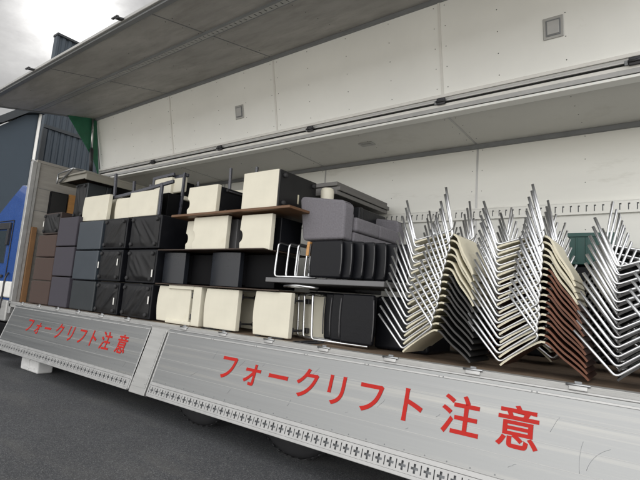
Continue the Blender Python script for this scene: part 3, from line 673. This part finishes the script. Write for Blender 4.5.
lounge(-3.27, .13, .014, .46, .425, .42, 'cream', 'cream', 'cream lounge chair on its back beside the stacked black chairs on the bed', 'cream chairs of the bottom row', rods=True, bodyw=.66)
board(-4.95, -2.95, .10, .9, .446, .012, 'wood_dark', 'dark thin board lying over the bottom row of cream chairs')
lounge(-4.97, .17, .462, .42, .375, .5, 'black_gloss', 'black', 'black leather lounge chair next to the black stools, under a thin board', 'black leather lounge chairs', bodyw=.84, base=False, convex=True)
lounge(-4.07, .17, .462, .45, .375, .5, 'black_gloss', 'black', 'black leather lounge chair next to the chrome arm loops, under a thin board', 'black leather lounge chairs', bodyw=.86, base=False, convex=True)
board(-4.97, -3.2, .10, .85, .852, .013, 'wood_dark', 'dark thin board lying over the black leather lounge chairs')
lounge(-4.66, .26, .87, .30, .36, .4, 'cream', 'black', 'narrow cream chair with notched edge, half hidden in the third row', 'cream chairs with notched edges', notch=True, base=False)
lounge(-4.42, .17, .87, .58, .375, .45, 'cream', 'grey_light', 'cream chair with notched edge and shaded side in grey, middle of the third row', 'cream chairs with notched edges', notch=True, base=False)  # grey body colour stands in for shade on the cream side
lounge(-3.62, .17, .855, .44, .375, .5, 'cream', 'black_leather', 'cream chair with notched edge and black side, behind the chrome arm loops', 'cream chairs with notched edges', notch=True, base=False)
board(-4.78, -2.90, .10, .95, 1.255, .028, 'wood', 'brown wooden board with varnished edge under the topmost chairs')
lounge(-4.62, .2, 1.287, .52, .345, .5, 'cream', 'black_leather', 'cream chair with notched edge and black steel base, on the varnished board', 'cream chairs with notched edges', notch=True)

def cream_cube():
    t = thing('cube_stool', 'large cream cube stool with black underside and knob feet, on the varnished board', 'stool', (-3.66, .18, z(1.287)))
    w, h, d = .53, .41, .62
    m = MB(); m.box(0, w-.02, 0, d, 0, h, 'cream', .007, 2); m.build('seat', t)
    m = MB(); m.box(w-.0195, w, .006, d-.006, .006, h-.006, 'black_cloth', .004, 1); m.build('dust_cover', t)
    for a, b in ((.07, .06), (.07, h-.06), (d-.07, h-.06), (d-.07, .06)):
        m = MB(); m.lathe([(.026, 0), (.026, .02), (.02, .032), (.006, .033)], 'rubber', 14, Matrix.Translation((w, a, b)) @ Matrix.Rotation(PI/2, 4, 'Y')); m.build('foot', t)
    m = MB(); m.box(w+.0005, w+.003, d*.5-.01, d*.5+.012, .1, .2, 'creamply'); m.build('care_tag', t)
cream_cube()

# ---- dining chairs and things on top of the stools, front end
def dining_chair(x, y, zz, rot, label, wood='navy_wood'):
    """upright dining chair: cream seat and back, dark wooden frame"""
    t = thing('dining_chair', label, 'chair', (x, y, z(zz)), rot, 'cream dining chairs piled on top')
    w, d, hs, hb = .42, .42, .34, .66
    m = MB(); m.box(-w/2, w/2, -d/2, d/2, hs-.06, hs, 'cream', .02, 3); m.build('seat', t)
    m = MB(); m.box(-w/2+.02, w/2-.02, d/2-.045, d/2, hs+.06, hb-.05, 'cream', .016, 3); m.build('backrest', t)
    m = MB(); m.box(-w/2+.001, w/2-.001, d/2-.05, d/2-.01, hb-.049, hb, wood, .008, 2); m.build('top_rail', t)
    for sx in (-1, 1):
        m = MB(); m.prism([(sx*w/2, 0), (sx*(w/2-.028), 0), (sx*(w/2-.036), hs-.0605), (sx*w/2, hs-.0605)], 'y', -d/2, -d/2+.034, wood, .004, 1); m.build('leg', t)
        m = MB(); m.prism([(d/2+.05, 0), (d/2+.02, 0), (d/2-.0+.002, hs), (d/2+.002, hb), (d/2+.036, hb), (d/2+.036, hs)], 'x', sx*(w/2-.034), sx*w/2, wood, .004, 1); m.build('leg', t)
    m = MB(); m.box(-w/2+.04, w/2-.04, -d/2+.004, -d/2+.024, hs-.11, hs-.0605, wood); m.build('apron', t)
    return t
# table slab reaching into the body, near end towards the camera
def slab_table():
    t = thing('folding_table', 'beige edged table with dark underside and folded steel legs, lying on top at the front', 'table', (-8.2, .16, z(2.01)))
    w, d = .96, 1.6
    m = MB(); m.box(0, w, 0, d, .10, .13, 'beige', .004, 1); m.build('tabletop', t)
    m = MB(); m.box(.03, .06, .03, d-.03, 0, .0995, 'beige'); m.box(w-.03, w, .03, d-.03, 0, .0995, 'beige'); m.box(.061, w-.031, .03, .05, .02, .0995, 'beige'); m.build('apron', t)
    m = MB(); m.box(.062, w-.032, .052, d-.04, .05, .0995, 'black'); m.build('underside', t)
    m = MB(); m.tube([(.08, .01, .02), (.62, -.03, .20), (.66, .3, .20)], .014, 'chrome_dull', .03); m.tube([(.05, -.01, .0), (.05, -.01, .17)], .013, 'chrome_dull'); m.tube([(.05, -.01, .17), (.62, -.03, .20)], .012, 'chrome_dull'); m.build('leg', t)
    return t
slab_table()
stool_bottom(-7.80, .30, 1.415, .40, .595, .4, 'slate_dark', 'dark upright stool holding up the folded table', 'black stools on their sides', tags=(), seed=31)
t_ = board(-8.68, -8.50, .30, .34, 1.52, .50, 'orange_wood', 'orange plywood board standing against the bulkhead, left one', name='plywood_sheet', cat='board')
t_.location = (XF+.06, .66, z(1.42)); t_.rotation_euler = (0, 0, 0)
t_.data.transform(Matrix.Diagonal((.15, 3.4, 1.16, 1)))
t_ = board(0, .18, 0, .04, 1.5, .5, 'orange_wood', 'orange plywood board standing beside the dark upright stool', name='plywood_sheet', cat='board')
t_.location = (XF+.12, .80, z(1.42)); t_.data.transform(Matrix.Diagonal((.15, 4.2, 1.2, 1)))
m = MB(); m.box(0, .06, 0, .30, 0, .46, 'black', .006, 1); m.box(.06, .063, .015, .285, .015, .445, 'dark_hole')
tag(m.build('dark_case', loc=(XF+.04, .34, z(1.525))), 'flat black case standing against the bulkhead above the brown stools', 'case')

lounge(-7.22, .2, 1.335, .80, .38, .5, 'cream', 'cream', 'wide cream lounge chair lying under the folded table end', 'cream chairs piled on the stools', base=False).rotation_euler = (0, .025, -.05)
lounge(-6.36, .25, 1.335, .42, .30, .5, 'cream', 'cream', 'small cream seat between two larger cream chairs above the black stools', 'cream chairs piled on the stools', base=False)
def framed_chair(x, y, zz, w, h, d, label, bars):
    """cream armchair on its back with a dark lacquered frame"""
    t = lounge(x, y, zz, w, h, d, 'cream', 'black', label, 'framed armchairs piled on the stools', base=False)
    for p in bars:
        m = MB()
        for a, b in zip(p, p[1:]):
            a, b = Vector(a), Vector(b); q = (b-a); L_ = q.length
            m.box(-.017, .017, -.022, .022, 0, L_, 'navy_wood', .006, 2, mtx=Matrix.Translation(a) @ q.to_track_quat('Z', 'Y').to_matrix().to_4x4())
        m.build('frame_bar', t)
    return t
framed_chair(-5.95, .22, 1.335, .66, .35, .5, 'large cream armchair with dark lacquered frame on the black stools',
    [[(.70, .02, .0), (.69, .02, .43)], [(-.56, .03, .32), (.06, .03, .36), (.92, .03, .43)], [(-.52, .05, .34), (-.56, .05, .70)], [(-.44, .30, .34), (-.47, .30, .64)]])
framed_chair(-5.92, .55, 1.72, .40, .24, .4, 'small cream armchair with dark frame lying on the large framed one', [[(-.03, .0, -.03), (-.02, .0, .27)], [(-.02, .0, .25), (.42, .02, .28)]])
dining_chair(-5.46, .80, 1.335, (0, 0, PI), 'cream dining chair with dark top rail, tallest on the pile')
for c in range(2):
    for k in range(3): stool_seat(-5.72-c*.70, .86, k*.44, .66, .438, .5, 'black_leather', f'black stool in the second row behind the stools with feet, {["bottom","middle","top"][k]} of the {["right","left"][c]} pile', 'black stools in the second row')
dining_chair(-5.80, 1.12, 2.0, (PI, 0, .5), 'cream dining chair upside down on the inner black stools, turned askew')
dining_chair(-6.45, 1.10, 1.335, (0, 0, PI*.8), 'cream dining chair upright and askew beside the folded table')
dining_chair(-4.35, .98, 2.0, (PI, 0, .25), 'cream dining chair upside down behind the varnished board, legs in the air')

# ---- middle: black chairs, tabletops, sofa
def black_chair(x, y, zz, label, wood=False, w=.35, h=.375, group=None, loop=True, mirror=False, scale=1):
    t = thing('upholstered_chair', label, 'chair', (x, y, z(zz)), (0, 0, random.uniform(-.03, .03)), group)
    o = []
    n = 10
    for k in range(n+1): u = k/n; o.append((-.012*math.sin(u*PI), .02+(h-.02)*u))
    for k in range(n+1): u = 1-k/n; o.append((w+.010*math.sin(u*PI), .02+(h-.02)*u))
    m = MB(); m.prism(o, 'y', 0, .05, 'black_leather', .02, 4); m.build('backrest', t)
    m = MB(); m.box(.02, w-.02, .051, .075, .05, h-.06, 'black', .006, 1); m.build('back_shell', t)
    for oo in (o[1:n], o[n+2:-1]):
        m = MB(); m.tube([(p[0], -.002, p[1]) for p in oo], .006, 'rim_highlight', n=6); m.build('rim_highlight', t)  # pale strips drawn as light catching the rims of the backrest
    if loop:
        for s_ in (0,):
            m = MB(); lx = -.46
            m.tube([(.04, .06, .02), (lx, .02, .016), (lx+.02, .02, h-.01), (lx+.035, .36, h-.02), (lx+.02, .36, .016), (.03, .36, .02)], .0115, 'chrome', .045, 10); m.build('leg_frame', t)
    else:
        m = MB(); m.tube([(w-.05, .03, .012), (-.34, .03, .012), (-.36, .03, h-.02), (-.36, .30, h-.02)], .0115, 'chrome', .04, 10); m.build('leg_frame', t)
    if wood:
        m = MB(); m.prism([(-.045, h-.01), (-.012, h-.01), (-.022, h-.15), (-.055, h-.15)], 'y', -.01, .04, 'orange_wood', .005, 2); m.build('armrest', t)
    return t
G1 = 'black chairs on the grey tabletop'
for k in range(7):
    black_chair(-2.76+k*.085, .31+k*.055, .585, f'black padded chair on the grey tabletop, {["nearest, with a wooden armrest","second nearest","third nearest","middle","third farthest","second farthest","farthest"][k]} of seven', wood=(k == 0), group=G1, loop=(k < 4))
board(-3.20, -1.86, .17, 1.15, .535, .045, 'grey_light', 'grey tabletop lying under the row of black chairs', name='tabletop', cat='tabletop')
G2 = 'black chairs lying on the bed'
for k in range(4):
    black_chair(-2.34-k*(.17-.012*k), .28+k*.075, .012, f'black padded chair on the bed under the grey tabletop, {["nearest","second nearest","second farthest","farthest"][k]} of four', group=G2, w=.33, h=.455, loop=False)
m = MB(); m.box(0, .52, 0, .5, 0, .46, 'black_leather', .03, 3)
tag(m.build('black_hassock', loc=(-2.10, .47, z(.006))), 'black leather block on the bed behind the row of black chairs', 'stool')
m = MB(); m.tube([(0, 0, 0), (.16, -.02, .012), (.34, .0, 0), (.36, .08, 0), (.1, .09, 0), (0, .05, 0)], .011, 'chrome', .04)
o_ = m.build('chrome_frame', loc=(-2.93, .155, z(.50))); tag(o_, 'bent chrome chair frame tucked under the grey tabletop edge', 'chair frame')

def sofa():
    t = thing('sofa', 'grey fabric two seat sofa on top of the black chairs', 'sofa', (-3.0, .42, z(.965)))
    m = MB(); m.prism([(0.03, .02), (-.045, .455), (-.015, .485), (.50, .41), (.535, .37), (.53, .02)], 'y', 0, .17, 'grey_fab', .03, 4); m.build('arm', t)
    m = MB(); m.prism([(0.03, .02), (-.045, .455), (-.015, .485), (.50, .41), (.535, .37), (.53, .02)], 'y', 1.12, 1.29, 'grey_fab', .03, 4); m.build('arm', t)
    m = MB(); m.box(-.02, .16, .172, 1.118, .02, .44, 'grey_fab', .03, 3); m.build('backrest', t)
    m = MB(); m.box(.165, .54, .172, 1.118, .02, .12, 'grey_fab', .02, 3); m.build('base', t)
    for a in (.176, .648):
        m = MB(); m.box(.165, .56, a, a+.466, .122, .27, 'grey_fab', .03, 4); m.build('seat_cushion', t)
    return t
sofa()
m = MB(); m.lathe([(.05, 0), (.068, .010), (.074, .04), (.074, .17), (.066, .20), (.05, .208)], 'cream', 28)
tag(m.build('bolster', loc=(-3.02, .86, z(1.43))), 'short cream round cushion between the sofa and the grey tabletops', 'cushion')
GB = 'grey tabletops stacked by the far wall'
for k, (dx, dy) in enumerate([(0, 0), (.02, .03), (-.01, .01)]):
    o_ = board(-3.62+dx, -2.98+dx, .98+dy, 2.18+dy*.5, 1.60+k*.052, .048, 'grey_board', f'dark grey tabletop, {["lowest","middle","topmost"][k]} of the three lying flat by the far wall', name='tabletop', cat='tabletop', group=GB)
o_ = board(-3.5, -2.98, 1.0, 2.1, 1.505, .045, 'grey_board', 'dark grey tabletop slipped askew under the flat ones by the far wall', name='tabletop', cat='tabletop', group=GB, rot=(-.0, .0, -.06))
o_.rotation_euler = (0, .06, -.05)

# ---- plywood stacking chairs, upside down in leaning stacks
def ply_chair(seat_f, seat_e, back_f, back_e, tubek='chrome'):
    t = thing('stacking_chair', 'stacking chair', 'chair')
    w = .42
    sp = [(0, -.004), (.03, .0), (.10, .004), (.18, .004), (.25, .0), (.29, -.003), (.315, -.011), (.332, -.026)]
    bp = [(.3323, -.0265), (.344, -.046), (.350, -.078), (.355, -.12), (.365, -.17), (.381, -.22), (.395, -.27), (.403, -.31), (.405, -.335)]
    m = MB(); m.sweep(sp, -w/2, w/2, .013, seat_f, seat_e); m.build('seat', t)
    m = MB(); m.sweep(bp, -w/2, w/2, .013, back_f, back_e); m.build('backrest', t)
    for s_ in (-1, 1):
        y0, y1 = s_*(w/2-.012), s_*(w/2+.035); yr = s_*(w/2+.014)
        m = MB()
        m.tube([(-.010, y0+s_*.016, .350), (.004, y0, .015), (.322, yr, .015), (.338, yr+s_*.028, .345)], .0092, tubek, .032, 8)
        m.build('leg_frame', t)
    m = MB(); m.tube([(.08, -w/2+.012, .017), (.08, w/2-.012, .017)], .008, tubek); m.build('cross_bar', t)
    return t
PC = {}
def get_chair(kind):
    spec = {'cream': ('creamply', 'creamply', 'creamply', 'creamply'), 'mixed': ('creamply', 'creamply', 'dark_shell', 'dark_edge'),
            'brown': ('brown_shell', 'creamply', 'brown_shell', 'brown_edge'), 'black': ('dark_shell', 'dark_edge', 'dark_shell', 'dark_edge')}[kind]
    return spec
SPARE = {}
def stack(kinds, F0, F1, a0, a1, yc, flip, where, group, words):
    n = len(kinds)
    for k, kd in enumerate(kinds):
        u = k/(n-1); x = F0[0]+(F1[0]-F0[0])*u; zz = F0[1]+(F1[1]-F0[1])*u; a = math.radians(a0+(a1-a0)*u)
        loc = (x+random.uniform(-.004, .004), yc+random.uniform(-.008, .008), z(zz)); rot = (random.uniform(-.01, .01), -a, (PI if flip else 0)+random.uniform(-.015, .015))
        ordn = 'topmost' if k == n-1 else ORD[k]
        lab = f'{words[kd]}, {ordn} in {where}'
        if kd not in SPARE:
            c = ply_chair(*get_chair(kd)); SPARE[kd] = c; c.location = loc; c.rotation_euler = rot; c['label'] = lab; c['group'] = group
        else: dup(SPARE[kd], loc, rot, lab, group)
WORDS = {'cream': 'cream plywood chair', 'mixed': 'cream seated chair with black back', 'brown': 'reddish brown plywood chair', 'black': 'black plywood chair'}
stack(['mixed']*9+['cream']*6, (-1.64, .045), (-1.575, .895), 38, 12, .33, False, 'the stack beside the padded chairs', 'stacking chairs', WORDS)
stack(['brown']*12+['cream']*5, (-.92, .045), (-.955, .85), 37, 15, .33, False, 'the stack with reddish backs', 'stacking chairs', WORDS)
stack(['black']*13, (-.245, .05), (-.24, .70), 38, 18, .33, False, 'the all black stack in front', 'stacking chairs', WORDS)
stack(['black']*8+['cream']*5, (-1.42, .045), (-1.48, .895), 38, 12, 1.15, True, 'the inner stack by the sofa', 'stacking chairs', WORDS)
stack(['brown']*8+['cream']*5, (-.74, .045), (-.80, .895), 38, 12, 1.15, True, 'the inner stack left of the green crate', 'stacking chairs', WORDS)
stack(['black']*13, (.02, .045), (-.05, .895), 38, 12, 1.15, True, 'the inner stack right of the green crate', 'stacking chairs', WORDS)
for c in range(3):
    for k in range(2):
        stool_seat(-1.9+c*.72, 1.78, k*.45, .69, .448, .5, 'black_leather', f'added black stool darkening the gaps by the far wall, {["lower","upper"][k]} one of the {["left","middle","right"][c]} pair', 'black stools added by the far wall')  # unseen stools, added so the gaps between the chair stacks go dark

def crate(k):
    w, d, h = .36, .50, .30
    t = thing('crate', 'green plastic crate behind the chair legs, near the far wall', 'crate', (-.74, 1.74, z(.902)), (0, 0, .03))
    m = MB()
    m.box(0, w, 0, .018, 0, h, 'green', .004, 1); m.box(0, w, d-.018, d, 0, h, 'green', .004, 1); m.box(0, .018, .0185, d-.0185, 0, h, 'green', .004, 1); m.box(w-.018, w, .0185, d-.0185, 0, h, 'green', .004, 1); m.box(.0185, w-.0185, .0185, d-.0185, 0, .015, 'green')
    for x in (.06, .14, .22, .30): m.box(x-.007, x+.007, -.010, -.0005, .03, h-.04, 'green', .003, 1)
    for y in (.1, .2, .3, .4): m.box(w+.0005, w+.010, y-.007, y+.007, .03, h-.04, 'green', .003, 1)
    m.build('tub', t)
    m = MB(); m.box(-.014, w+.014, -.014, -.0105, h-.035, h, 'green'); m.box(-.014, w+.014, d+.0005, d+.014, h-.035, h, 'green'); m.box(w+.0105, w+.014, -.01, d, h-.035, h, 'green'); m.box(-.014, -.0005, -.01, d, h-.035, h, 'green'); m.build('rim', t)
crate(0)
